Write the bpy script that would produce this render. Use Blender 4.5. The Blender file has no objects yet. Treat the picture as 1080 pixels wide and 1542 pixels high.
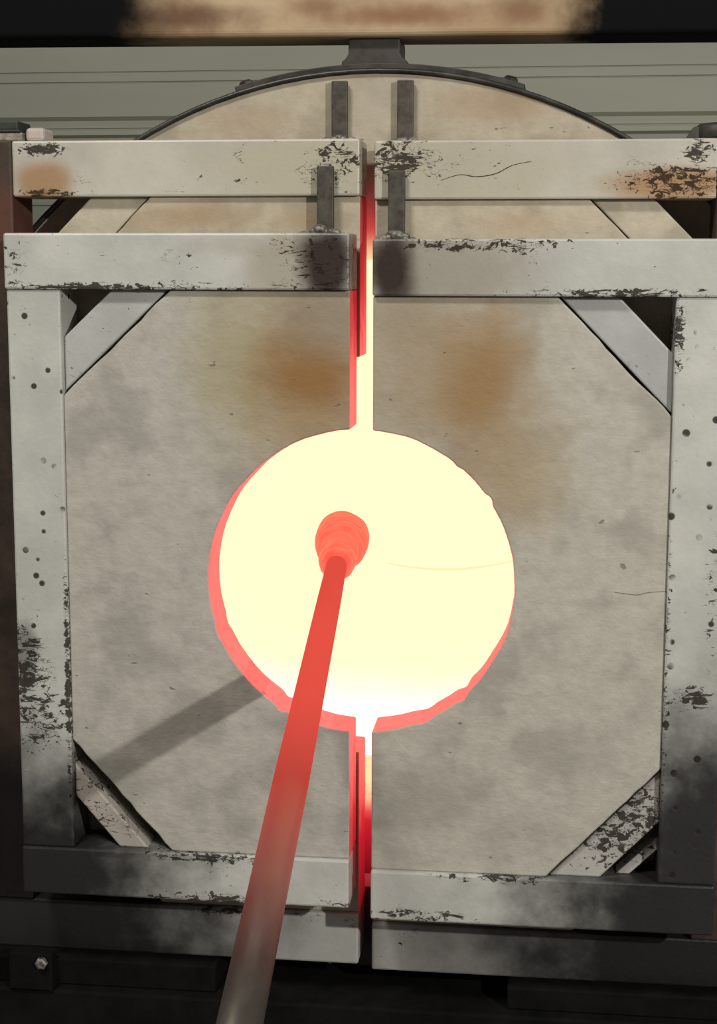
import bpy, bmesh, math, random
from mathutils import Vector, Matrix, noise

# ------------------------------------------------------------------ camera, world, lights, exposure
scene = bpy.context.scene
C = scene.collection
scene.view_settings.view_transform = 'Standard'
scene.view_settings.look = 'None'
scene.view_settings.gamma = 1.0
scene.view_settings.use_curve_mapping = False
scene.view_settings.exposure = 0.0

cam_data = bpy.data.cameras.new('camera')
cam = bpy.data.objects.new('camera', cam_data)
C.objects.link(cam)
cam_data.sensor_fit = 'HORIZONTAL'
cam_data.sensor_width = 36.0
cam_data.lens = 2400.0 / 1080.0 * 36.0
cam_data.clip_start = 0.05
right = Vector((0.99291615, 0.11879751, 0.00216145))
up = Vector((-0.02005816, 0.14966143, 0.98853383))
fwd = Vector((-0.11711188, 0.98157456, -0.15098411))
m = Matrix((right, up, -fwd)).transposed().to_4x4()
m.translation = Vector((0.2417706, -2.08066347, 1.51522783))
cam.matrix_world = m
scene.camera = cam

world = bpy.data.worlds.new('room_light')
scene.world = world
world.use_nodes = True
bg = world.node_tree.nodes['Background']
bg.inputs['Color'].default_value = (1.0, 0.98, 0.93, 1)
bg.inputs['Strength'].default_value = 0.14


def area_light(name, loc, target, sx, sy, power, color):
    d = bpy.data.lights.new(name, 'AREA')
    d.shape = 'RECTANGLE'
    d.size, d.size_y, d.energy, d.color = sx, sy, power, color
    o = bpy.data.objects.new(name, d)
    C.objects.link(o)
    o.location = loc
    o.rotation_euler = (Vector(target) - Vector(loc)).to_track_quat('-Z', 'Y').to_euler()
    return o


# overhead tube fixture, slightly left of the doors, and a small shop lamp high on the right
area_light('overhead_fixture', (-0.95, -2.1, 4.1), (0, 0, 0.9), 0.7, 0.35, 76, (1.0, 0.97, 0.90))
area_light('shop_lamp', (2.45, -2.85, 2.35), (0, 0, 0.85), 0.08, 0.08, 84, (1.0, 0.97, 0.92))
# area light aimed at the wall behind the furnace
area_light('rear_wall_light', (0.0, 0.9, 3.6), (0, 1.75, 1.7), 2.4, 0.2, 5.5, (0.95, 1.0, 0.95))

ZC = 1.098          # height of the hole centre
XC = -0.005


# ------------------------------------------------------------------ node helper
class G:
    """small expression builder for shader node trees"""
    def __init__(self, name):
        self.m = bpy.data.materials.new(name)
        self.m.use_nodes = True
        self.t = self.m.node_tree
        self.b = self.t.nodes['Principled BSDF']
        tc = self.t.nodes.new('ShaderNodeTexCoord')
        self.pos = tc.outputs['Object']

    def link(self, v, sock):
        if isinstance(v, (int, float)):
            sock.default_value = v
        elif isinstance(v, (tuple, list)):
            sock.default_value = tuple(v) if len(v) == len(sock.default_value) else tuple(v) + (1,)
        else:
            self.t.links.new(v, sock)

    def math(self, op, a, b=0.0, c=0.0, clamp=False):
        n = self.t.nodes.new('ShaderNodeMath')
        n.operation = op
        n.use_clamp = clamp
        self.link(a, n.inputs[0]); self.link(b, n.inputs[1]); self.link(c, n.inputs[2])
        return n.outputs[0]

    def vmul(self, v, s, off=(0, 0, 0)):
        n = self.t.nodes.new('ShaderNodeMapping')
        self.link(v, n.inputs['Vector'])
        n.inputs['Scale'].default_value = s
        n.inputs['Location'].default_value = off
        return n.outputs[0]

    def noise(self, scale, detail=4, rough=0.55, vec=None, stretch=None, off=(0, 0, 0), dist=0.0):
        n = self.t.nodes.new('ShaderNodeTexNoise')
        v = vec or self.pos
        if stretch or any(off):
            v = self.vmul(v, stretch or (1, 1, 1), off)
        self.link(v, n.inputs['Vector'])
        n.inputs['Scale'].default_value = scale
        n.inputs['Detail'].default_value = detail
        n.inputs['Roughness'].default_value = rough
        n.inputs['Distortion'].default_value = dist
        return n.outputs['Fac']

    def voronoi(self, scale, off=(0, 0, 0), rand=1.0):
        n = self.t.nodes.new('ShaderNodeTexVoronoi')
        self.link(self.vmul(self.pos, (1, 1, 1), off), n.inputs['Vector'])
        n.inputs['Scale'].default_value = scale
        n.inputs['Randomness'].default_value = rand
        return n.outputs['Distance']

    def ramp(self, v, a, b, to0=0.0, to1=1.0):
        n = self.t.nodes.new('ShaderNodeMapRange')
        n.interpolation_type = 'SMOOTHSTEP'
        self.link(v, n.inputs[0])
        n.inputs[1].default_value = a
        n.inputs[2].default_value = b
        n.inputs[3].default_value = to0
        n.inputs[4].default_value = to1
        return n.outputs[0]

    def mix(self, f, a, b):
        n = self.t.nodes.new('ShaderNodeMix')
        n.data_type = 'RGBA'
        self.link(f, n.inputs[0]); self.link(a, n.inputs[6]); self.link(b, n.inputs[7])
        return n.outputs[2]

    def sep(self):
        n = self.t.nodes.new('ShaderNodeSeparateXYZ')
        self.link(self.pos, n.inputs[0])
        return n.outputs

    def blob(self, cx, cz, rx, rz, soft=0.6, wob=0.35, nscale=16):
        """ragged elliptic stain in the x-z plane"""
        s = self.sep()
        dx = self.math('DIVIDE', self.math('SUBTRACT', s[0], cx), rx)
        dz = self.math('DIVIDE', self.math('SUBTRACT', s[2], cz), rz)
        d = self.math('SQRT', self.math('ADD', self.math('MULTIPLY', dx, dx), self.math('MULTIPLY', dz, dz)))
        n = self.noise(nscale, 5, 0.6)
        d = self.math('ADD', d, self.math('MULTIPLY', self.math('SUBTRACT', n, 0.5), wob * 2))
        return self.ramp(d, 1.0 - soft, 1.0 + soft * 0.4, 1.0, 0.0)

    def radius(self, cx=XC, cz=ZC):
        s = self.sep()
        dx = self.math('SUBTRACT', s[0], cx)
        dz = self.math('SUBTRACT', s[2], cz)
        return self.math('SQRT', self.math('ADD', self.math('MULTIPLY', dx, dx), self.math('MULTIPLY', dz, dz)))

    def bump(self, h, strength=0.3, dist=0.004):
        n = self.t.nodes.new('ShaderNodeBump')
        n.inputs['Strength'].default_value = strength
        n.inputs['Distance'].default_value = dist
        self.link(h, n.inputs['Height'])
        self.t.links.new(n.outputs[0], self.b.inputs['Normal'])

    def out(self, color, rough=0.6, metal=0.0, emit=None, estr=0.0):
        self.link(color, self.b.inputs['Base Color'])
        self.link(rough, self.b.inputs['Roughness'])
        self.link(metal, self.b.inputs['Metallic'])
        if emit is not None:
            self.link(emit, self.b.inputs['Emission Color'])
            self.link(estr, self.b.inputs['Emission Strength'])
        return self.m


def painted(name, base=(0.50, 0.50, 0.455), stains_and_patches=(), chips=(), chip=0.685, dots=None, seed=0, scr=0.72):
    """white enamel on steel: chipped spots, dragged scratches, scorch and rust staining, dark patches"""
    g = G(name)
    off = (seed * 3.17, seed * 1.3, seed * 2.11)
    var = g.ramp(g.noise(9, 5, 0.6, off=off), 0.3, 0.72)
    col = g.mix(var, tuple(c * 0.84 for c in base), tuple(c * 1.06 for c in base))
    for cx, cz, rx, rz, sc, st in stains_and_patches:
        k = g.math('MULTIPLY', g.blob(cx, cz, rx, rz), st)
        col = g.mix(k, col, sc)
    # chip density: basic level raised inside the chip zones
    zone = 0.0
    for cx, cz, rx, rz, st in chips:
        zone = g.math('ADD', zone, g.math('MULTIPLY', g.blob(cx, cz, rx, rz, soft=0.8), st * 1.35))
    n1 = g.noise(105, 6, 0.68, off=off, stretch=(0.75, 1, 1.1), dist=0.6)
    n2 = g.noise(85, 5, 0.66, off=(off[0] + 5, 0, off[2]), stretch=(0.28, 1, 1.6), dist=0.8)
    c1 = g.ramp(g.math('ADD', n1, zone), chip, chip + 0.03)
    c2 = g.ramp(g.math('ADD', n2, zone), scr, scr + 0.03)
    k = g.math('MAXIMUM', c1, c2)
    hair = g.noise(70, 3, 0.5, off=(off[2] + 3, 0, off[0]), stretch=(0.55, 1, 1.3), dist=1.5)
    hl = g.ramp(g.math('ABSOLUTE', g.math('SUBTRACT', hair, 0.5)), 0.006, 0.016, 1.0, 0.0)
    hg = g.ramp(g.math('ADD', g.noise(22, 3, 0.5, off=(off[1] + 8, 0, off[2])), g.math('MULTIPLY', zone, 1.2)), 0.64, 0.70)
    k = g.math('MAXIMUM', k, g.math('MULTIPLY', g.math('MULTIPLY', hl, hg), 0.85))
    if dots:
        v = g.voronoi(dots[0], off=off)
        dk = g.ramp(v, dots[1], dots[1] + 0.07, 1.0, 0.0)
        gate = g.ramp(g.noise(13, 2, 0.5, off=(off[2], 0, off[0])), dots[2], dots[2] + 0.06)
        k = g.math('MAXIMUM', k, g.math('MULTIPLY', dk, gate))
    dark = g.mix(g.noise(40, 3), (0.010, 0.007, 0.005), (0.035, 0.024, 0.016))
    col = g.mix(g.math('MULTIPLY', k, 0.92), col, dark)
    g.bump(g.math('SUBTRACT', g.noise(120, 3), k), 0.25, 0.002)
    g.link(g.ramp(k, 0.0, 1.0, 0.45, 0.1), g.b.inputs['Specular IOR Level'])
    rough = g.math('ADD', 0.42, g.math('MULTIPLY', k, 0.4))
    return g.out(col, rough)


def refractory(name, stains_and_patches=(), base=(0.46, 0.435, 0.375), seed=0, glow=None):
    g = G(name)
    off = (seed * 2.3, seed * 0.7, seed * 1.9)
    blot = g.ramp(g.noise(13, 3, 0.5, off=off), 0.46, 0.66)
    fine = g.noise(55, 5, 0.65, off=off)
    col = g.mix(g.ramp(fine, 0.25, 0.75), tuple(c * 0.90 for c in base), tuple(c * 1.06 for c in base))
    col = g.mix(g.math('MULTIPLY', blot, 0.6), col, tuple(c * 0.62 for c in base))
    for cx, cz, rx, rz, sc, st in stains_and_patches:
        k = g.math('MULTIPLY', g.blob(cx, cz, rx, rz, soft=0.85, wob=0.45, nscale=11), st)
        col = g.mix(k, col, sc)
    pit = g.ramp(g.noise(70, 2, 0.5, off=(off[0] + 9, 0, 0), stretch=(0.6, 1, 1.1)), 0.735, 0.78)
    col = g.mix(g.math('MULTIPLY', pit, 0.6), col, (0.10, 0.085, 0.06))
    lump = g.noise(32, 4, 0.6, stretch=(0.7, 1, 1.2), off=off)
    h = g.math('SUBTRACT', g.math('ADD', fine, g.math('MULTIPLY', lump, 1.5)), g.math('MULTIPLY', pit, 1.5))
    g.bump(h, 0.33, 0.004)
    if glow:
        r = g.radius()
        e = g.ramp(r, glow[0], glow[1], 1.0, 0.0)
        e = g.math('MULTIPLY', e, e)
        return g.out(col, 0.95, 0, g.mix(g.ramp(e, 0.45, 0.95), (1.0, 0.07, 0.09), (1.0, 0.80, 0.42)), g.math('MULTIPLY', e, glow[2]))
    return g.out(col, 0.95)


def hot_edge(name, r0, r1, strength=0.95, core=None):
    """red-hot refractory around the openings: hottest next to the fire, cooling outwards"""
    g = G(name)
    r = g.radius()
    t = g.ramp(r, r0, r1, 1.0, 0.0)
    n = g.noise(40, 4, 0.6)
    t = g.math('MULTIPLY', t, g.ramp(n, 0.1, 0.6, 0.8, 1.05))
    col = g.mix(g.ramp(t, 0.6, 1.0), (0.75, 0.018, 0.035), (1.0, 0.13, 0.12))
    if core:
        col = g.mix(g.ramp(t, 0.80, 1.02), col, core)
    spot = g.ramp(g.noise(55, 4, 0.6, off=(4, 0, 2)), 0.70, 0.74)
    t = g.math('MULTIPLY', t, g.math('SUBTRACT', 1.0, g.math('MULTIPLY', spot, 0.75)))
    g.bump(g.noise(60, 4), 0.3, 0.003)
    return g.out((0.20, 0.08, 0.07), 0.9, 0, col, g.math('MULTIPLY', t, strength))


def incandescent(name, color, strength):
    g = G(name)
    return g.out((0, 0, 0), 1.0, 0, color, strength)


def steel(name, c0, c1, rough=0.55, metal=0.6, seed=0, scale=18, stains_and_patches=()):
    g = G(name)
    n = g.noise(scale, 5, 0.65, off=(seed * 1.7, seed, seed * 2.9))
    col = g.mix(g.ramp(n, 0.3, 0.7), c0, c1)
    for cx, cz, rx, rz, sc, st in stains_and_patches:
        col = g.mix(g.math('MULTIPLY', g.blob(cx, cz, rx, rz), st), col, sc)
    g.bump(g.noise(90, 4), 0.25, 0.002)
    return g.out(col, g.ramp(n, 0.2, 0.8, rough - 0.1, rough + 0.12), metal)


# ------------------------------------------------------------------ mesh helpers
def link_obj(name, me, parent=None, mats=()):
    for mt in mats:
        me.materials.append(mt)
    o = bpy.data.objects.new(name, me)
    C.objects.link(o)
    if parent is not None:
        o.parent = parent
        L = Vector(parent.location)
        p = parent.parent
        while p is not None:
            L += Vector(p.location)
            p = p.parent
        o.location = -L          # mesh data are written in world coordinates
    return o


def bevel(o, w, seg=2, ang=35):
    if w:
        b = o.modifiers.new('edge', 'BEVEL')
        b.width, b.segments = w, seg
        b.limit_method = 'ANGLE'
        b.angle_limit = math.radians(ang)
    return o


def prism(name, poly, y0, y1, mats, parent=None, bw=0.003, hot=None, axis='Y'):
    """extrude a 2D outline (x,z) from depth y0 to y1; axis='X' reads the outline as (y,z)"""
    n = len(poly)
    if axis == 'Y':
        V = [(x, y0, z) for x, z in poly] + [(x, y1, z) for x, z in poly]
    elif axis == 'X':
        V = [(y0, y, z) for y, z in poly] + [(y1, y, z) for y, z in poly]
    else:
        V = [(x, y, y0) for x, y in poly] + [(x, y, y1) for x, y in poly]
    F = [list(range(n)), list(range(2 * n - 1, n - 1, -1))]
    for i in range(n):
        j = (i + 1) % n
        F.append([i, n + i, n + j, j])
    me = bpy.data.meshes.new(name)
    me.from_pydata(V, [], F)
    if hot:
        for i in range(n):
            a, b = poly[i], poly[(i + 1) % n]
            if hot(a, b):
                me.polygons[2 + i].material_index = 1
    bm = bmesh.new(); bm.from_mesh(me)
    bmesh.ops.recalc_face_normals(bm, faces=bm.faces)
    bm.to_mesh(me); bm.free()
    if not isinstance(mats, (list, tuple)):
        mats = [mats]
    o = link_obj(name, me, parent, mats)
    return bevel(o, bw)


def rect(x0, x1, z0, z1):
    return [(x0, z0), (x1, z0), (x1, z1), (x0, z1)]


def box(name, x0, x1, y0, y1, z0, z1, mat, parent=None, bw=0.003):
    return prism(name, rect(x0, x1, z0, z1), y0, y1, mat, parent, bw)


def lathe(name, prof, origin, axis, mats, parent=None, seg=48, smooth=True, closed=False, mat_idx=None, wob=0.0):
    """revolve profile [(t along axis, radius)] around an axis through origin"""
    a = Vector(axis).normalized()
    u = a.cross(Vector((0, 0, 1)))
    if u.length < 1e-4:
        u = Vector((1, 0, 0))
    u.normalize()
    w = a.cross(u)
    o0 = Vector(origin)
    V, F, MI = [], [], []
    for t, r in prof:
        for k in range(seg):
            th = 2 * math.pi * k / seg
            d = u * math.cos(th) + w * math.sin(th)
            rr = r
            if wob:
                rr = r * (1 + wob * noise.noise(Vector((d.x * 1.7, d.z * 1.7, t * 30))))
            V.append(o0 + a * t + d * rr)
    m_ = len(prof)
    for i in range(m_ if closed else m_ - 1):
        j = (i + 1) % m_
        for k in range(seg):
            l = (k + 1) % seg
            F.append([i * seg + k, i * seg + l, j * seg + l, j * seg + k])
            MI.append(mat_idx[i] if mat_idx else 0)
    if not closed:
        if prof[0][1] > 1e-5:
            F.append(list(range(seg - 1, -1, -1))); MI.append(mat_idx[0] if mat_idx else 0)
        if prof[-1][1] > 1e-5:
            F.append([(m_ - 1) * seg + k for k in range(seg)]); MI.append(mat_idx[-1] if mat_idx else 0)
    me = bpy.data.meshes.new(name)
    me.from_pydata([tuple(v) for v in V], [], F)
    for p, i in zip(me.polygons, MI):
        p.material_index = i
        p.use_smooth = smooth and len(p.vertices) == 4
    bm = bmesh.new(); bm.from_mesh(me)
    bmesh.ops.recalc_face_normals(bm, faces=bm.faces)
    bm.to_mesh(me); bm.free()
    if not isinstance(mats, (list, tuple)):
        mats = [mats]
    return link_obj(name, me, parent, mats)


def weld(name, x0, x1, y, z, r, mat, parent, seed):
    """lumpy weld bead: overlapping molten drops along a short line"""
    rnd = random.Random(seed)
    bm = bmesh.new()
    n = 9
    for i in range(n):
        t = i / (n - 1)
        rr = r * rnd.uniform(0.65, 1.1) * (0.75 + 0.5 * math.sin(math.pi * t))
        mt = Matrix.Translation((x0 + (x1 - x0) * t + rnd.uniform(-.002, .002), y + rnd.uniform(-.003, .003),
                                 z + rr * 0.35 + rnd.uniform(-.001, .003) + 0.5 * r * math.sin(math.pi * t)))
        bmesh.ops.create_icosphere(bm, subdivisions=2, radius=rr, matrix=mt @ Matrix.Diagonal((1.25, 1, 0.8, 1)))
    me = bpy.data.meshes.new(name)
    for f in bm.faces:
        f.smooth = True
    bm.to_mesh(me); bm.free()
    return link_obj(name, me, parent, [mat])


def thing(name, loc, label, cat, group=None):
    o = bpy.data.objects.new(name, None)
    C.objects.link(o)
    o.location = loc
    o.empty_display_size = 0.05
    o['label'] = label
    o['category'] = cat
    if group:
        o['group'] = group
    return o


# ------------------------------------------------------------------ setting: wall behind, floor
def wall_material():
    g = G('grey_green_slat_paint')
    n = g.noise(3, 4, 0.5, stretch=(0.4, 1, 2))
    col = g.mix(g.ramp(n, 0.3, 0.7), (0.215, 0.215, 0.18), (0.25, 0.25, 0.205))
    return g.out(col, 0.55)


M_wall = wall_material()
WY = 1.75
wall = box('wall_back', -2.6, 2.6, WY + 0.03, WY + 0.10, 0, 3.0, M_wall, bw=0)
wall['kind'] = 'structure'
wall['label'] = 'grey-green wall of horizontal metal slats behind the furnace'
PITCH = 0.29
slat_me = None
for i in range(10):
    if slat_me is None:
        prof = [(0.030, 0.001), (0.022, 0.001), (0.022, 0.012), (0.010, 0.018), (0.010, 0.029), (0.0125, 0.030), (0.0125, 0.0325), (0.010, 0.034),
                (0.010, 0.051), (0.0, 0.060), (0.0, 0.137), (0.003, 0.1385), (0.003, 0.140), (0.0, 0.1415), (0.0, 0.161), (0.0025, 0.1625),
                (0.0025, 0.1635), (0.0, 0.165), (0.0, 0.286), (0.006, 0.289), (0.030, 0.289)]
        s = prism('slat', [(WY + y, z) for y, z in prof], -2.6, 2.6, M_wall, wall, bw=0, axis='X')
        slat_me = s.data
    else:
        s = bpy.data.objects.new('slat', slat_me)
        C.objects.link(s)
        s.parent = wall
    s.location = (0, 0, 0.075 + i * PITCH)

gf = G('sooty_concrete_floor')
cf = gf.mix(gf.ramp(gf.noise(3, 6, 0.6), 0.3, 0.7), (0.06, 0.055, 0.05), (0.12, 0.11, 0.10))
gf.bump(gf.noise(30, 5), 0.3, 0.004)
M_floor = gf.out(cf, 0.85)
floor = prism('floor', [(-2.6, -3.2), (2.6, -3.2), (2.6, WY + 0.1), (-2.6, WY + 0.1)], -0.08, 0.0, M_floor, bw=0, axis='Z')
floor['kind'] = 'structure'
floor['label'] = 'dark sooty concrete workshop floor under the furnace'

# ------------------------------------------------------------------ shared steels
M_dark = steel('dark_steel', (0.030, 0.026, 0.022), (0.075, 0.066, 0.056), 0.55, 0.5)
M_rod = steel('grey_brown_bar_steel', (0.045, 0.038, 0.030), (0.10, 0.088, 0.07), 0.6, 0.4, seed=3, scale=60)
M_shell = steel('drum_shell_steel', (0.04, 0.04, 0.038), (0.09, 0.085, 0.08), 0.45, 0.7, seed=5)
M_weld = steel('weld_bead_steel', (0.05, 0.042, 0.035), (0.34, 0.31, 0.27), 0.5, 0.4, seed=6, scale=130)
M_black = steel('black_stand_steel', (0.004, 0.004, 0.004), (0.009, 0.0085, 0.008), 0.85, 0.0, seed=7)
M_black.node_tree.nodes['Principled BSDF'].inputs['Specular IOR Level'].default_value = 0.08
M_plate = steel('grey_apron_plate', (0.06, 0.06, 0.053), (0.11, 0.108, 0.095), 0.6, 0.2, seed=8)
M_post = steel('rusty_brown_post', (0.04, 0.027, 0.020), (0.10, 0.066, 0.046), 0.65, 0.3, seed=9, scale=12,
               stains_and_patches=[(-0.51, 1.58, 0.03, 0.06, (0.16, 0.05, 0.03), 0.5), (-0.51, 0.7, 0.2, 0.16, (0.006, 0.005, 0.005), 0.9)])  # second patch darkens the left post near its lower end

CORNER_DARK = (0.010, 0.0095, 0.010)  # near-black, darkens the door frames towards their lower outer corners
SCORCH = (0.034, 0.021, 0.016)
TAN = (0.30, 0.25, 0.17)
RUST = (0.33, 0.17, 0.06)

# ------------------------------------------------------------------ furnace drum
drum = thing('furnace_drum', (XC, 0.65, 0.0), 'round steel furnace drum with a pale refractory front, glowing inside', 'furnace')
DY0, DY1, DR = 0.195, 1.05, 0.688
cz = 1.103
org = (XC, 0, cz)
lathe('drum_shell', [(DY0 - 0.006, DR - 0.006), (DY0 - 0.006, DR), (DY1, DR), (DY1, DR - 0.006)], org, (0, 1, 0), M_shell, drum, 128, closed=True)
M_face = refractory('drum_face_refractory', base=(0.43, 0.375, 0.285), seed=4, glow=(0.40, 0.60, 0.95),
                    stains_and_patches=[(0.16, 1.74, 0.10, 0.03, (0.34, 0.24, 0.15), 0.6), (-0.2, 1.72, 0.08, 0.03, (0.34, 0.25, 0.16), 0.5),
                            (-0.01, 1.75, 0.03, 0.06, (0.40, 0.36, 0.29), 0.6)])
M_fire = incandescent('white_hot_lining', (1.0, 0.985, 0.585), 1.08)
g = G('white_hot_floor')
kf = g.ramp(g.math('ADD', g.sep()[1], g.math('MULTIPLY', g.noise(9, 3, 0.5), 0.12)), 0.30, 0.90, 1.0, 0.0)
M_fire_floor = g.out((0, 0, 0), 1.0, 0, g.mix(kf, (1.0, 0.985, 0.585), (1.0, 0.97, 0.93)), g.math('ADD', 1.08, g.math('MULTIPLY', kf, 0.35)))
M_fire_dim = incandescent('hot_lining_seam', (1.0, 0.91, 0.50), 0.97)
OPEN = 0.425
lathe('drum_face', [(DY0, OPEN), (DY0, DR - 0.007), (DY0 + 0.06, DR - 0.007), (DY0 + 0.06, OPEN)], org, (0, 1, 0), M_face, drum, 128, smooth=False, closed=True)
lathe('chamber_lining', [(DY0 + 0.0005, OPEN), (0.97, OPEN), (0.97, OPEN + 0.03), (DY0 + 0.061, OPEN + 0.03), (DY0 + 0.061, OPEN + 0.0005)], org, (0, 1, 0), M_fire, drum, 96, closed=True)
lathe('chamber_back', [(0.965, 0.0), (0.965, OPEN + 0.02), (1.0, OPEN + 0.02), (1.0, 0.0)], org, (0, 1, 0), M_fire, drum, 96, smooth=False)
# heaped, hotter floor of the chamber
zf = 0.785
poly = []
for i in range(25):
    t = i / 24
    x = -0.29 + 0.58 * t
    poly.append((XC + x, zf + 0.34 * x * x))
poly += [(XC + 0.29 - 0.58 * i / 24, cz - math.sqrt(max(0, (OPEN - 0.004) ** 2 - (0.29 - 0.58 * i / 24) ** 2))) for i in range(25)]
prism('chamber_floor', poly, DY0 + 0.02, 0.96, M_fire_floor, drum, bw=0)
# glowing sill under the drum opening
ps = [(XC - 0.12, 0.62), (XC + 0.12, 0.62)] + [(XC + 0.12 - 0.24 * i / 12, 0.790 + 0.5 * (0.12 - 0.24 * i / 12) ** 2) for i in range(13)]
prism('hearth_sill', ps, 0.178, 0.230, hot_edge('red_hot_sill', 0.315, 0.53, core=(1.0, 0.80, 0.42)), drum, 0.004)
# faint joint across the back of the chamber
V = []
arc = []
for i in range(25):
    t = i / 24
    arc.append(Vector((-0.065 + 0.25 * t, 0.964, 0.948 - 0.016 * math.sin(math.pi * t) ** 0.8 + 0.012 * t)))
me = bpy.data.meshes.new('lining_joint')
vs, fs = [], []
for i, p in enumerate(arc):
    r = 0.0025 * (0.35 + 0.65 * math.sin(math.pi * (0.1 + 0.8 * i / 24)))
    for k in range(6):
        a = k * math.pi / 3
        vs.append((p.x, p.y + r * math.cos(a), p.z + r * math.sin(a)))
for i in range(24):
    for k in range(6):
        fs.append([i * 6 + k, i * 6 + (k + 1) % 6, (i + 1) * 6 + (k + 1) % 6, (i + 1) * 6 + k])
me.from_pydata(vs, [], fs)
link_obj('lining_joint', me, drum, [M_fire_dim])

# strap riveted over the top of the drum, with bolts and the bracket under the beam
def arc_strip(name, r0, r1, a0, a1, y0, y1, mat, parent, n=48):
    po = []
    for i in range(n + 1):
        a = math.radians(a0 + (a1 - a0) * i / n)
        po.append((XC + r1 * math.sin(a), cz + r1 * math.cos(a)))
    for i in range(n, -1, -1):
        a = math.radians(a0 + (a1 - a0) * i / n)
        po.append((XC + r0 * math.sin(a), cz + r0 * math.cos(a)))
    return prism(name, po, y0, y1, mat, parent, bw=0.001)


strap = arc_strip('strap', DR + 0.0005, DR + 0.008, -17.0, 17.2, 0.20, 0.30, M_dark, drum)
for a in (-15.8, 15.4):
    ar = math.radians(a)
    d = Vector((math.sin(ar), 0, math.cos(ar)))
    lathe('bolt', [(0, 0.011), (0.0055, 0.011), (0.0085, 0.007)], Vector((XC, 0.222, cz)) + d * (DR + 0.007), d, M_dark, strap, 6, smooth=False)
zt = cz + DR + 0.008
br = [(-0.056, zt - 0.002), (0.036, zt - 0.002), (0.036, zt + 0.003), (0.029, zt + 0.008), (0.0255, zt + 0.014), (0.0255, 1.8335), (-0.0465, 1.8335),
      (-0.0465, zt + 0.014), (-0.050, zt + 0.008), (-0.056, zt + 0.003)]
prism('hanger_bracket', br, 0.205, 0.29, M_dark, drum, bw=0.0015)

# ------------------------------------------------------------------ overhead beam
beam = thing('overhead_beam', (-0.04, 0.22, 0.0), 'horizontal steel box beam above the furnace, heat-browned in the middle and black at the ends', 'beam')
g = G('heat_browned_beam')
n = g.noise(7, 5, 0.6, stretch=(0.7, 1, 1.6))
col = g.mix(g.ramp(n, 0.3, 0.7), (0.36, 0.24, 0.13), (0.50, 0.37, 0.23))
for b_ in [(-0.28, 1.862, 0.11, 0.026, (0.13, 0.06, 0.025), 1.0), (0.03, 1.860, 0.13, 0.020, (0.22, 0.10, 0.04), 0.9), (-0.09, 1.875, 0.05, 0.016, (0.22, 0.11, 0.05), 0.8), (0.19, 1.865, 0.05, 0.024, (0.20, 0.10, 0.045), 0.9)]:
    col = g.mix(g.math('MULTIPLY', g.blob(*b_[:4], soft=0.9, wob=0.6, nscale=22), b_[5]), col, b_[4])
s = g.sep()
wn = g.math('MULTIPLY', g.math('SUBTRACT', g.noise(14, 4, 0.6), 0.5), 0.10)
xx = g.math('ADD', s[0], wn)
blk = g.math('MAXIMUM', g.ramp(xx, -0.38, -0.27, 1, 0), g.ramp(xx, 0.23, 0.30, 0, 1))
col = g.mix(blk, col, (0.004, 0.004, 0.0045))
g.bump(g.noise(60, 4), 0.2, 0.002)
M_beam = g.out(col, g.ramp(blk, 0, 1, 0.55, 0.9))
g.link(g.ramp(blk, 0, 1, 0.5, 0.1), g.b.inputs['Specular IOR Level'])
bz0, bz1 = 1.8335, 1.898
tilt = -0.0065
poly = [(-1.15, bz0 - 1.12 * tilt - 0.0), (1.05, bz0 + 1.08 * tilt), (1.05, bz1 + 1.08 * tilt), (-1.15, bz1 - 1.12 * tilt)]
prism('box_tube', poly, 0.185, 0.285, M_beam, beam, bw=0.0)
bpy.data.objects['box_tube'].modifiers.clear()
bevel(bpy.data.objects['box_tube'], 0.009, 4)
for sx in (-1.15, 0.97):
    box('post', sx, sx + 0.08, 0.19, 0.28, 0.0, 1.845, M_black, beam, 0.004)

# ------------------------------------------------------------------ doors
def circ_pts(side, zc, R, xedge, n=140, jit=0.0002, seed=0, chips=()):
    """points of a half circle from the bottom of the slot round to its top, on the given side"""
    rnd = random.Random(seed)
    dx = xedge - XC
    a0 = math.asin(max(-1, min(1, dx / R)))          # angle from straight down
    pts = []
    for i in range(n + 1):
        t = i / n
        if side < 0:
            a = -math.pi / 2 + a0 - t * (math.pi + 2 * a0)
        else:
            a = -math.pi / 2 + a0 + t * (math.pi - 2 * a0)
        r = R + rnd.uniform(-jit, jit) + 0.0015 * noise.noise(Vector((t * 14, seed * 3.1, 0)))
        for c0, wd, dep in chips:
            r += dep * math.exp(-((t - c0) / wd) ** 2)
        pts.append((XC + r * math.cos(a), zc + r * math.sin(a)))
    pts[0] = (xedge, pts[0][1])
    pts[-1] = (xedge, pts[-1][1])
    return pts


def door_outline(side, xin, xout, zb, zt_, ct, cb, zc, R, seed, chips=()):
    """refractory panel outline: cut corners ct (top), cb (bottom) and half of the round opening"""
    rnd = random.Random(seed + 50)

    def seam(p, q, k=14):
        out = []
        for i in range(1, k):
            t = i / k
            out.append((p[0] + (q[0] - p[0]) * t + rnd.uniform(-.0012, .0012), p[1] + (q[1] - p[1]) * t + rnd.uniform(-.0012, .0012)))
        return out
    a = (xin, zt_)
    b = (xout - side * ct[0], zt_)
    c = (xout, zt_ - ct[1])
    d = (xout, zb + cb[1])
    e = (xout - side * cb[0], zb)
    f = (xin, zb)
    P = [a, b] + seam(b, c) + [c, d] + seam(d, e) + [e, f]
    P += circ_pts(side, zc, R, xin, seed=seed, chips=chips)
    return P


def hot_pred(side, xin, zc, R):
    def fn(a, b):
        mx, mz = (a[0] + b[0]) / 2, (a[1] + b[1]) / 2
        if abs(mx - xin) < 0.002 and abs(a[0] - b[0]) < 0.002:
            return True
        return abs(math.hypot(mx - XC, mz - zc) - R) < 0.02
    return fn


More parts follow.
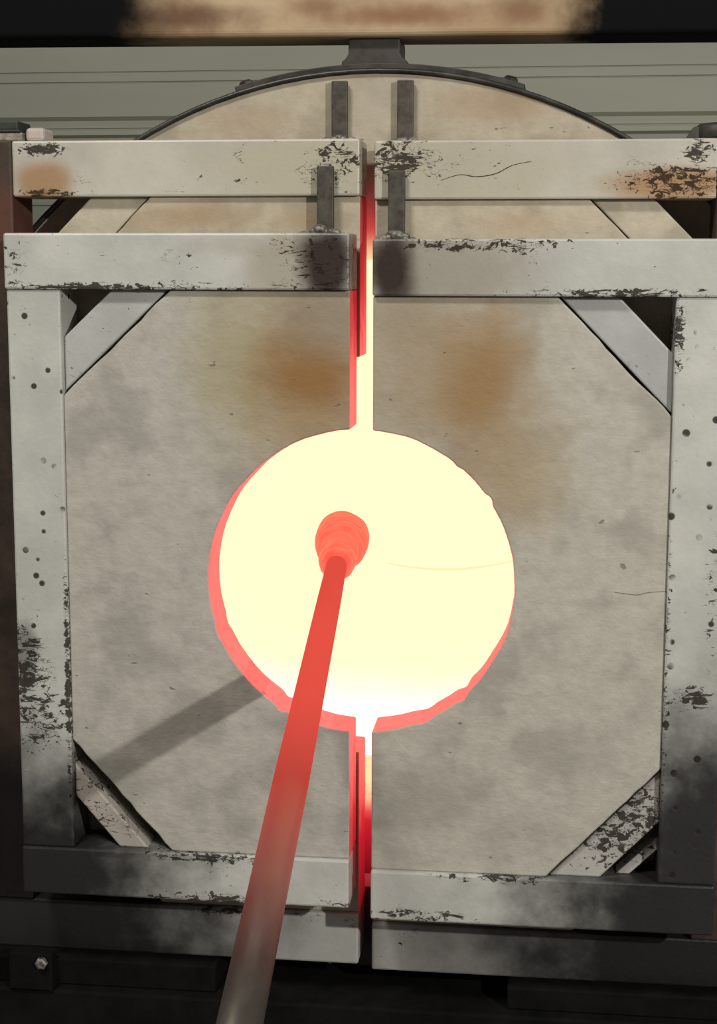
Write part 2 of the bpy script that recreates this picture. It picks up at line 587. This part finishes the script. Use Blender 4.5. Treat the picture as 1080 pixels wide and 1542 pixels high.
def band(p, q, off0, off1):
    """strip between two parallel offsets of the line p-q, cut square to the frame"""
    # offsets are measured along x from the line at equal z and along z at equal x
    return [p, q]


def build_door(root, side, xin, xout, stile_w, zt0, zt1, zb0, zb1, yF, yB, ct, cb, bw_brace, zc, R, mats, seed, chips=(), rail_proud=0.004, gaps=(0.004, 0.005), post_top=0):
    """side -1 left / +1 right. xin: edge at the slot; xout: inner edge of the stile."""
    M_top, M_bot, M_st, M_bt, M_bb, M_ref, M_hot = mats
    xo = xout + side * stile_w
    lo, hi = (xo, xin) if side < 0 else (xin, xo)
    if post_top:
        a, b = sorted((xout, xin))
        box('top_rail', a, b, yF - rail_proud, yB, zt0, zt1, M_top, root, 0.003)
    else:
        box('top_rail', lo, hi, yF - rail_proud, yB, zt0, zt1, M_top, root, 0.003)
    box('bottom_rail', lo, hi, yF - rail_proud * 0.7, yB, zb0, zb1, M_bot, root, 0.003)
    a, b = sorted((xo + side * -0.001, xout))
    box('stile', a, b, yF - (0.006 if post_top else 0), yB, zb1, post_top or zt0, M_st, root, 0.003)
    poly = door_outline(side, xin, xout, zb1, zt0, ct, cb, zc, R, seed, chips)
    prism('refractory_panel', poly, yF + 0.005, yB, [M_ref, M_hot], root, 0.0022, hot_pred(side, xin, zc, R))
    # diagonal corner braces outside the cut corners
    for z_edge, s_, c_, mt, g0, w in ((zt0, -1, ct, M_bt, gaps[0], bw_brace[0]), (zb1, 1, cb, M_bb, gaps[1], bw_brace[1])):
        cx, cz_ = c_
        kx, kz = cx - g0, cz_ - g0          # inner edge intercepts measured from the corner
        ox, oz = kx - w * 1.414 * cx / math.hypot(cx, cz_) * 1.0, kz - w * 1.414 * cz_ / math.hypot(cx, cz_) * 1.0
        P = [(xout - side * kx, z_edge), (xout, z_edge + s_ * kz), (xout, z_edge + s_ * oz), (xout - side * ox, z_edge)]
        prism('corner_brace', P, yF + 0.012, yF + 0.055, mt, root, 0.0025)
    return xo


# ---- materials of the four doors
front_ref_L = refractory('front_left_refractory', seed=1, base=(0.455, 0.43, 0.375), stains_and_patches=[
    (-0.16, 1.39, 0.09, 0.14, (0.36, 0.31, 0.18), 0.85), (-0.065, 1.37, 0.10, 0.115, (0.27, 0.145, 0.05), 1.0),
    (-0.05, 1.45, 0.07, 0.06, (0.27, 0.22, 0.15), 0.8), (-0.09, 1.31, 0.09, 0.04, (0.36, 0.27, 0.15), 0.6)])
front_ref_R = refractory('front_right_refractory', seed=2, base=(0.46, 0.435, 0.37), stains_and_patches=[
    (0.11, 1.38, 0.14, 0.14, (0.34, 0.26, 0.165), 0.9), (0.155, 1.36, 0.065, 0.135, (0.30, 0.185, 0.08), 0.9),
    (0.205, 1.25, 0.08, 0.095, (0.37, 0.285, 0.17), 0.75), (0.05, 1.45, 0.06, 0.05, (0.32, 0.26, 0.18), 0.7),
    (0.10, 0.80, 0.06, 0.05, (0.30, 0.28, 0.235), 0.6)])
rear_ref = refractory('rear_door_refractory', seed=3, base=(0.46, 0.40, 0.30), stains_and_patches=[
    (-0.25, 1.585, 0.10, 0.02, (0.33, 0.23, 0.13), 0.7), (0.20, 1.575, 0.06, 0.02, (0.38, 0.26, 0.16), 0.5), (-0.09, 1.58, 0.05, 0.02, (0.36, 0.26, 0.15), 0.6)])
hot_front = hot_edge('red_hot_front_edge', 0.20, 0.56)
hot_rear = hot_edge('red_hot_rear_edge', 0.25, 0.60)

PF = dict(base=(0.53, 0.525, 0.48))
m_flt = painted('front_left_top_rail_paint', seed=1, stains_and_patches=[(-0.10, 1.51, 0.07, 0.05, TAN, 0.6), (-0.09, 1.545, 0.16, 0.02, TAN, 0.4), (-0.048, 1.520, 0.042, 0.065, SCORCH, 1.0)],
                chips=[(-0.06, 1.52, 0.07, 0.06, 0.10), (-0.30, 1.488, 0.25, 0.012, 0.14), (-0.24, 1.525, 0.05, 0.02, 0.07), (-0.47, 1.53, 0.03, 0.04, 0.09)], **PF)
m_flb = painted('front_left_bottom_rail_paint', seed=2, stains_and_patches=[(-0.50, 0.66, 0.30, 0.22, CORNER_DARK, 0.98)],
                chips=[(-0.22, 0.705, 0.12, 0.010, 0.14), (-0.22, 0.643, 0.13, 0.014, 0.14), (-0.20, 0.68, 0.03, 0.03, 0.05), (-0.04, 0.645, 0.04, 0.01, 0.12)], **PF)
m_fls = painted('front_left_stile_paint', seed=3, stains_and_patches=[(-0.50, 0.62, 0.24, 0.27, CORNER_DARK, 0.98), (-0.47, 0.99, 0.02, 0.05, (0.05, 0.05, 0.045), 0.6)],
                chips=[(-0.47, 0.99, 0.04, 0.06, 0.13), (-0.45, 0.90, 0.05, 0.07, 0.12), (-0.411, 0.95, 0.006, 0.2, 0.16)], dots=(38, 0.13, 0.50), **PF)
m_frt = painted('front_right_top_rail_paint', seed=4, stains_and_patches=[(0.10, 1.515, 0.14, 0.06, (0.27, 0.235, 0.175), 0.75), (0.036, 1.515, 0.036, 0.075, SCORCH, 1.0)],
                chips=[(0.15, 1.545, 0.16, 0.015, 0.12), (0.32, 1.483, 0.15, 0.010, 0.15)], **PF)
m_frb = painted('front_right_bottom_rail_paint', seed=5, stains_and_patches=[(0.52, 0.66, 0.36, 0.22, CORNER_DARK, 0.98)],
                chips=[(0.08, 0.635, 0.10, 0.012, 0.13), (0.18, 0.695, 0.10, 0.010, 0.13)], **PF)
m_frs = painted('front_right_stile_paint', seed=6, stains_and_patches=[(0.49, 0.72, 0.20, 0.27, CORNER_DARK, 0.97)],
                chips=[(0.44, 0.955, 0.03, 0.022, 0.16), (0.403, 1.0, 0.007, 0.3, 0.10), (0.405, 1.43, 0.012, 0.06, 0.15), (0.465, 1.1, 0.02, 0.10, 0.10)],
                dots=(36, 0.15, 0.46), **PF)
m_btl = painted('upper_left_brace_paint', seed=7, base=(0.46, 0.455, 0.43), chips=[(-0.34, 1.40, 0.12, 0.10, 0.03)])
m_btr = painted('upper_right_brace_paint', seed=8, base=(0.44, 0.435, 0.42), chips=[(0.35, 1.38, 0.03, 0.04, 0.05)])
m_bbl = painted('lower_left_brace_paint', seed=9, base=(0.44, 0.40, 0.35), chips=[(-0.35, 0.79, 0.15, 0.12, 0.08)])
m_bbr = painted('lower_right_brace_paint', seed=10, base=(0.44, 0.42, 0.38), chips=[(0.36, 0.78, 0.12, 0.10, 0.15)], scr=0.80)

FRONT_B = 0.078
fl = thing('furnace_gate', (-0.245, 0.03, 0.641), 'front left furnace door of chipped white steel, standing nearer than the taller door behind it', 'furnace door', 'sliding furnace doors')
build_door(fl, -1, -0.0185, -0.408, 0.075, 1.487, 1.561, 0.641, 0.7095, 0.0, FRONT_B, (0.150, 0.142), (0.140, 0.156), (0.074, 0.044), ZC, 0.2065,
           (m_flt, m_flb, m_fls, m_btl, m_bbl, front_ref_L, hot_front), 1, chips=[(0.16, 0.012, 0.004), (0.38, 0.02, 0.003)], gaps=(0.006, 0.036))
fr = thing('furnace_gate', (0.245, 0.03, 0.627), 'front right furnace door of chipped white steel, standing nearer than the taller door behind it', 'furnace door', 'sliding furnace doors')
build_door(fr, 1, 0.0115, 0.4005, 0.075, 1.480, 1.5535, 0.627, 0.697, 0.0, FRONT_B, (0.150, 0.154), (0.150, 0.158), (0.076, 0.070), ZC, 0.2065,
           (m_frt, m_frb, m_frs, m_btr, m_bbr, front_ref_R, hot_front), 2, chips=[(0.70, 0.012, 0.004), (0.80, 0.01, -0.002), (0.22, 0.014, 0.005), (0.12, 0.02, 0.003)])

# lower right corner: second angle strip behind the brace
P = [(0.346, 0.697), (0.4005, 0.751), (0.4005, 0.733), (0.364, 0.697)]
prism('angle_strip', P, 0.030, 0.060, m_bbr, fr, 0.0015)

YR0, YR1 = 0.090, 0.172
m_rlt = painted('rear_left_top_rail_paint', seed=11, base=(0.48, 0.455, 0.39), stains_and_patches=[(-0.455, 1.632, 0.05, 0.035, RUST, 0.8), (-0.10, 1.65, 0.16, 0.05, (0.43, 0.39, 0.29), 0.8)],
                chips=[(-0.05, 1.655, 0.05, 0.045, 0.11), (-0.46, 1.675, 0.05, 0.012, 0.18), (-0.45, 1.617, 0.06, 0.008, 0.15), (-0.20, 1.632, 0.06, 0.01, 0.08)])
m_rrt = painted('rear_right_top_rail_paint', seed=12, base=(0.48, 0.455, 0.39), stains_and_patches=[(0.40, 1.625, 0.10, 0.025, RUST, 0.85), (0.12, 1.645, 0.18, 0.06, (0.42, 0.38, 0.29), 0.8)],
                chips=[(0.03, 1.66, 0.05, 0.04, 0.12), (0.12, 1.65, 0.12, 0.04, 0.045), (0.40, 1.63, 0.10, 0.028, 0.15), (0.43, 1.668, 0.03, 0.015, 0.16)])
m_rlb = painted('rear_left_bottom_rail_paint', seed=13, stains_and_patches=[(-0.50, 0.55, 0.37, 0.22, CORNER_DARK, 0.98)], chips=[(-0.2, 0.59, 0.12, 0.01, 0.12)])
m_rrb = painted('rear_right_bottom_rail_paint', seed=14, base=(0.36, 0.35, 0.32), stains_and_patches=[(0.54, 0.55, 0.48, 0.3, CORNER_DARK, 0.98)], chips=[(0.06, 0.56, 0.05, 0.03, 0.05)])
m_rbr = refractory('cream_brace_paint', base=(0.47, 0.42, 0.32), seed=6)
hole_r = (1.115, 0.280)
rl = thing('furnace_gate', (-0.26, 0.13, 0.519), 'rear left furnace door, taller, standing between the front left door and the drum', 'furnace door', 'sliding furnace doors')
build_door(rl, -1, -0.016, -0.498, 0.075, 1.612, 1.6875, 0.519, 0.595, YR0, YR1, (0.192, 0.192), (0.192, 0.192), (0.083, 0.083), hole_r[0], hole_r[1],
           (m_rlt, m_rlb, M_post, m_rbr, M_dark, rear_ref, hot_rear), 3, gaps=(0.003, 0.003), post_top=1.6885)
rr = thing('furnace_gate', (0.26, 0.13, 0.512), 'rear right furnace door, taller, standing between the front right door and the drum', 'furnace door', 'sliding furnace doors')
build_door(rr, 1, 0.0035, 0.455, 0.075, 1.607, 1.6845, 0.512, 0.583, YR0, YR1, (0.165, 0.165), (0.165, 0.165), (0.083, 0.083), hole_r[0], hole_r[1],
           (m_rrt, m_rrb, M_post, m_rbr, M_dark, rear_ref, hot_rear), 4, gaps=(0.003, 0.003), post_top=1.690)

# vertical bars welded on the top rails
for root, x0, z0, z1, y0, sd in ((fl, -0.0725, 1.561, 1.651, 0.0735, 1), (fr, 0.0235, 1.5535, 1.6445, 0.0735, 2),
                                 (rl, -0.0675, 1.6875, 1.7735, 0.1815, 3), (rr, 0.0245, 1.6845, 1.7735, 0.1815, 4)):
    bar = box('upright_bar', x0, x0 + 0.0225, y0, y0 + 0.009, z0, z1, M_rod, root, 0.0015)
    weld('weld_bead', x0 - 0.008, x0 + 0.032, y0 - 0.007, z0 - 0.001, 0.0065, M_weld, root, sd)

# hinge hardware on top of the outer ends
def hinge_left(root):
    pl = box('hinge_plate', -0.575, -0.487, 0.100, 0.165, 1.6885, 1.700, steel('hinge_plate_paint', (0.16, 0.13, 0.10), (0.42, 0.36, 0.30), 0.6, 0.1, seed=12, scale=70), root, 0.002)
    box('hinge_shim', -0.575, -0.490, 0.098, 0.165, 1.700, 1.7035, M_dark, root, 0.001)
    box('hinge_cap', -0.575, -0.494, 0.104, 0.160, 1.7035, 1.716, steel('green_black_cap', (0.02, 0.03, 0.02), (0.05, 0.06, 0.045), 0.6, 0.2, seed=13), root, 0.002)
    box('hinge_block', -0.484, -0.457, 0.104, 0.150, 1.688, 1.7065, steel('pinkish_block_paint', (0.42, 0.36, 0.31), (0.50, 0.44, 0.39), 0.7, 0.0, seed=14), root, 0.005)


hinge_left(rl)
lathe('hinge_barrel', [(0.0, 0.030), (0.004, 0.033), (0.018, 0.033), (0.022, 0.028)], (0.462, 0.135, 1.6845), (0, 0, 1), M_dark, rr, 32)
prism('hinge_foot', [(0.412, 1.6845), (0.47, 1.6845), (0.47, 1.702), (0.426, 1.702), (0.418, 1.690)], 0.120, 0.150, M_dark, rr, 0.001)

# ------------------------------------------------------------------ furnace stand under drum and doors
st = thing('furnace_stand', (0, 0.5, 0.0), 'black steel stand under the furnace doors and drum', 'stand')
box('added_black_beam', -0.80, 0.80, 0.035, 0.180, 0.36, 0.478, M_black, st, 0.004)  # added black beam that keeps the area below the doors dark
box('apron_plate', -0.45, 0.022, 0.168, 0.176, 0.478, 0.60, M_plate, st, 0.001).location.y += 0.006
box('apron_plate', 0.026, 0.45, 0.168, 0.176, 0.478, 0.60, M_plate, st, 0.001).location.y += 0.006
for x in (-0.42, 0.40):
    box('door_track', x - 0.20, x + 0.20, 0.055, 0.165, 0.478, 0.5118 if x > 0 else 0.5188, M_black, st, 0.003)
for x in (-0.80, 0.72):
    for y in (0.06, 0.95):
        box('leg', x, x + 0.08, y, y + 0.08, 0.0, 0.36, M_black, st, 0.003)
    box('side_beam', x, x + 0.08, 0.18, 1.05, 0.30, 0.36, M_black, st, 0.003)
for y in (0.30, 0.90):
    # saddle beam hugging the drum
    po = [(-0.80, 0.36), (-0.80, 0.44)]
    for i in range(17):
        x = -0.36 + 0.72 * i / 16
        po.append((x, cz - math.sqrt((DR + 0.001) ** 2 - (x - XC) ** 2)))
    po += [(0.80, 0.44), (0.80, 0.36)]
    prism('saddle_beam', po, y, y + 0.07, M_black, st, 0.002)
# clamp at the lower left corner of the doors, resting on the beam
cl = box('corner_clamp', -0.52, -0.455, 0.030, 0.054, 0.478, 0.535, M_black, st, 0.003)
lathe('clamp_bolt', [(0, 0.009), (0.006, 0.009), (0.008, 0.006)], (-0.470, 0.030, 0.522), (0, -1, 0), M_weld, cl, 6, smooth=False)

# ------------------------------------------------------------------ blowpipe with glass gather
def pix_ray(px, py):
    return (right * ((px - 540) / 2400.0) - up * ((py - 771) / 2400.0) + fwd)


T = Vector((-0.0985, 0.437, 1.0193)) - Vector((0.1325, -1.487, -0.0353)) * 0.092
Q = Vector((-0.0985, 0.437, 1.0193)) + Vector((0.1325, -1.487, -0.0353)) * 1.12
ax = (Q - T).normalized()
Lp = (Q - T).length
pipe = thing('glass_blowing_pipe', Q, 'long steel blowpipe reaching into the glowing furnace with a red-hot glass gather on its tip', 'blowpipe')

g = G('hot_blowpipe_steel')
s = g.sep()
hot = g.ramp(s[1], -1.05, -0.20, 0.0, 1.0)  # hot glow, carried down the pipe to paint the furnace's red reflection
tipk = g.ramp(s[1], -0.05, 0.40, 0.0, 1.0)
nz = g.noise(30, 4, 0.6, stretch=(1, 0.25, 1))
base = g.mix(g.ramp(nz, 0.3, 0.7), (0.12, 0.104, 0.085), (0.19, 0.168, 0.14))
ecol = g.mix(tipk, (1.0, 0.095, 0.065), (0.95, 0.085, 0.06))
g.bump(nz, 0.08, 0.001)
base = g.mix(g.ramp(s[1], -1.02, -0.62), base, (0.03, 0.015, 0.012))
M_pipe = g.out(base, 0.34, g.ramp(s[1], -0.98, -0.55, 0.8, 0.0), ecol, g.math('MULTIPLY', hot, 0.76))  # emission: hot glow plus the painted red reflection
g.link(g.ramp(s[1], -0.98, -0.55, 0.4, 0.0), g.b.inputs['Specular IOR Level'])
prof = [(0.0, 0.0145), (0.02, 0.0172), (0.30, 0.0182), (1.10, 0.0185), (1.38, 0.0172), (Lp, 0.0162)]
lathe('pipe', prof, T, ax, M_pipe, pipe, 48)

g = G('glowing_molten_glass')
nz = g.noise(45, 4, 0.6)
ecol = g.mix(g.ramp(nz, 0.3, 0.7), (1.0, 0.085, 0.062), (1.0, 0.15, 0.10))
g.b.inputs['Transmission Weight'].default_value = 0.08
g.b.inputs['IOR'].default_value = 1.3
g.bump(nz, 0.3, 0.003)
M_glass = g.out((0.35, 0.07, 0.05), 0.5, 0.0, ecol, 0.80)
g.b.inputs['Specular IOR Level'].default_value = 0.2
# gather: long ridged drop swelling into a ball, thick wrapped collar next to the pipe
prof = [(-0.252, 0.0)]
for i in range(1, 16):
    a = 0.5 * math.pi * i / 16
    prof.append((-0.203 - 0.049 * math.cos(a), 0.049 * math.sin(a)))
for i in range(91):
    t = -0.203 + 0.183 * i / 90
    k = i / 90
    e = max(0.0, 1 - (k / 0.58) ** 2)
    r = 0.0322 + 0.0168 * e ** 0.5
    r += (0.0006 + 0.0011 * k) * math.sin(t * 2 * math.pi / 0.0185)
    prof.append((t, r))
prof += [(-0.014, 0.0300), (-0.010, 0.0285), (-0.004, 0.0305), (0.004, 0.0320), (0.013, 0.0310), (0.018, 0.0280), (0.022, 0.0262),
         (0.028, 0.0270), (0.036, 0.0268), (0.042, 0.0240), (0.044, 0.0205), (0.044, 0.0150)]
gather = lathe('glass_gather', prof, T, ax, M_glass, pipe, 56, wob=0.05)

# ------------------------------------------------------------------ cracks that stand out in paint and refractory
def crack(name, pts, y, r, mat, parent, n=8):
    P = []
    for i in range(len(pts) - 1):
        p0 = Vector(pts[max(i - 1, 0)]); p1 = Vector(pts[i]); p2 = Vector(pts[i + 1]); p3 = Vector(pts[min(i + 2, len(pts) - 1)])
        for k in range(n):
            t = k / n
            P.append(0.5 * ((2 * p1) + (p2 - p0) * t + (2 * p0 - 5 * p1 + 4 * p2 - p3) * t * t + (3 * p1 - p0 - 3 * p2 + p3) * t ** 3))
    P.append(Vector(pts[-1]))
    vs, fs = [], []
    for i, p in enumerate(P):
        d = (P[min(i + 1, len(P) - 1)] - P[max(i - 1, 0)]).normalized()
        nrm = Vector((-d.y, d.x))
        w = r * (0.25 + 0.75 * math.sin(math.pi * (0.04 + 0.92 * i / (len(P) - 1)))) * (0.8 + 0.4 * noise.noise(Vector((i * 0.9, y, 1))))
        a, b = p + nrm * w, p - nrm * w
        vs += [(a.x, y + 0.001, a.y), (p.x, y - 0.0005, p.y), (b.x, y + 0.001, b.y)]
    for i in range(len(P) - 1):
        fs += [[i * 3, i * 3 + 1, i * 3 + 4, i * 3 + 3], [i * 3 + 1, i * 3 + 2, i * 3 + 5, i * 3 + 4]]
    me = bpy.data.meshes.new(name)
    me.from_pydata(vs, [], fs)
    return link_obj(name, me, parent, [mat])


M_crack = steel('dark_crack', (0.014, 0.011, 0.009), (0.04, 0.03, 0.022), 0.9, 0.0, seed=20)
crack('paint_crack', [(0.093, 1.632), (0.118, 1.639), (0.140, 1.6365), (0.165, 1.640), (0.188, 1.651), (0.213, 1.656)], 0.0858, 0.0016, M_crack, rr)
crack('hairline_crack', [(0.333, 1.0945), (0.350, 1.0925), (0.362, 1.0915), (0.374, 1.0945), (0.388, 1.0965), (0.400, 1.0975)], 0.0048, 0.0007, M_crack, fr)
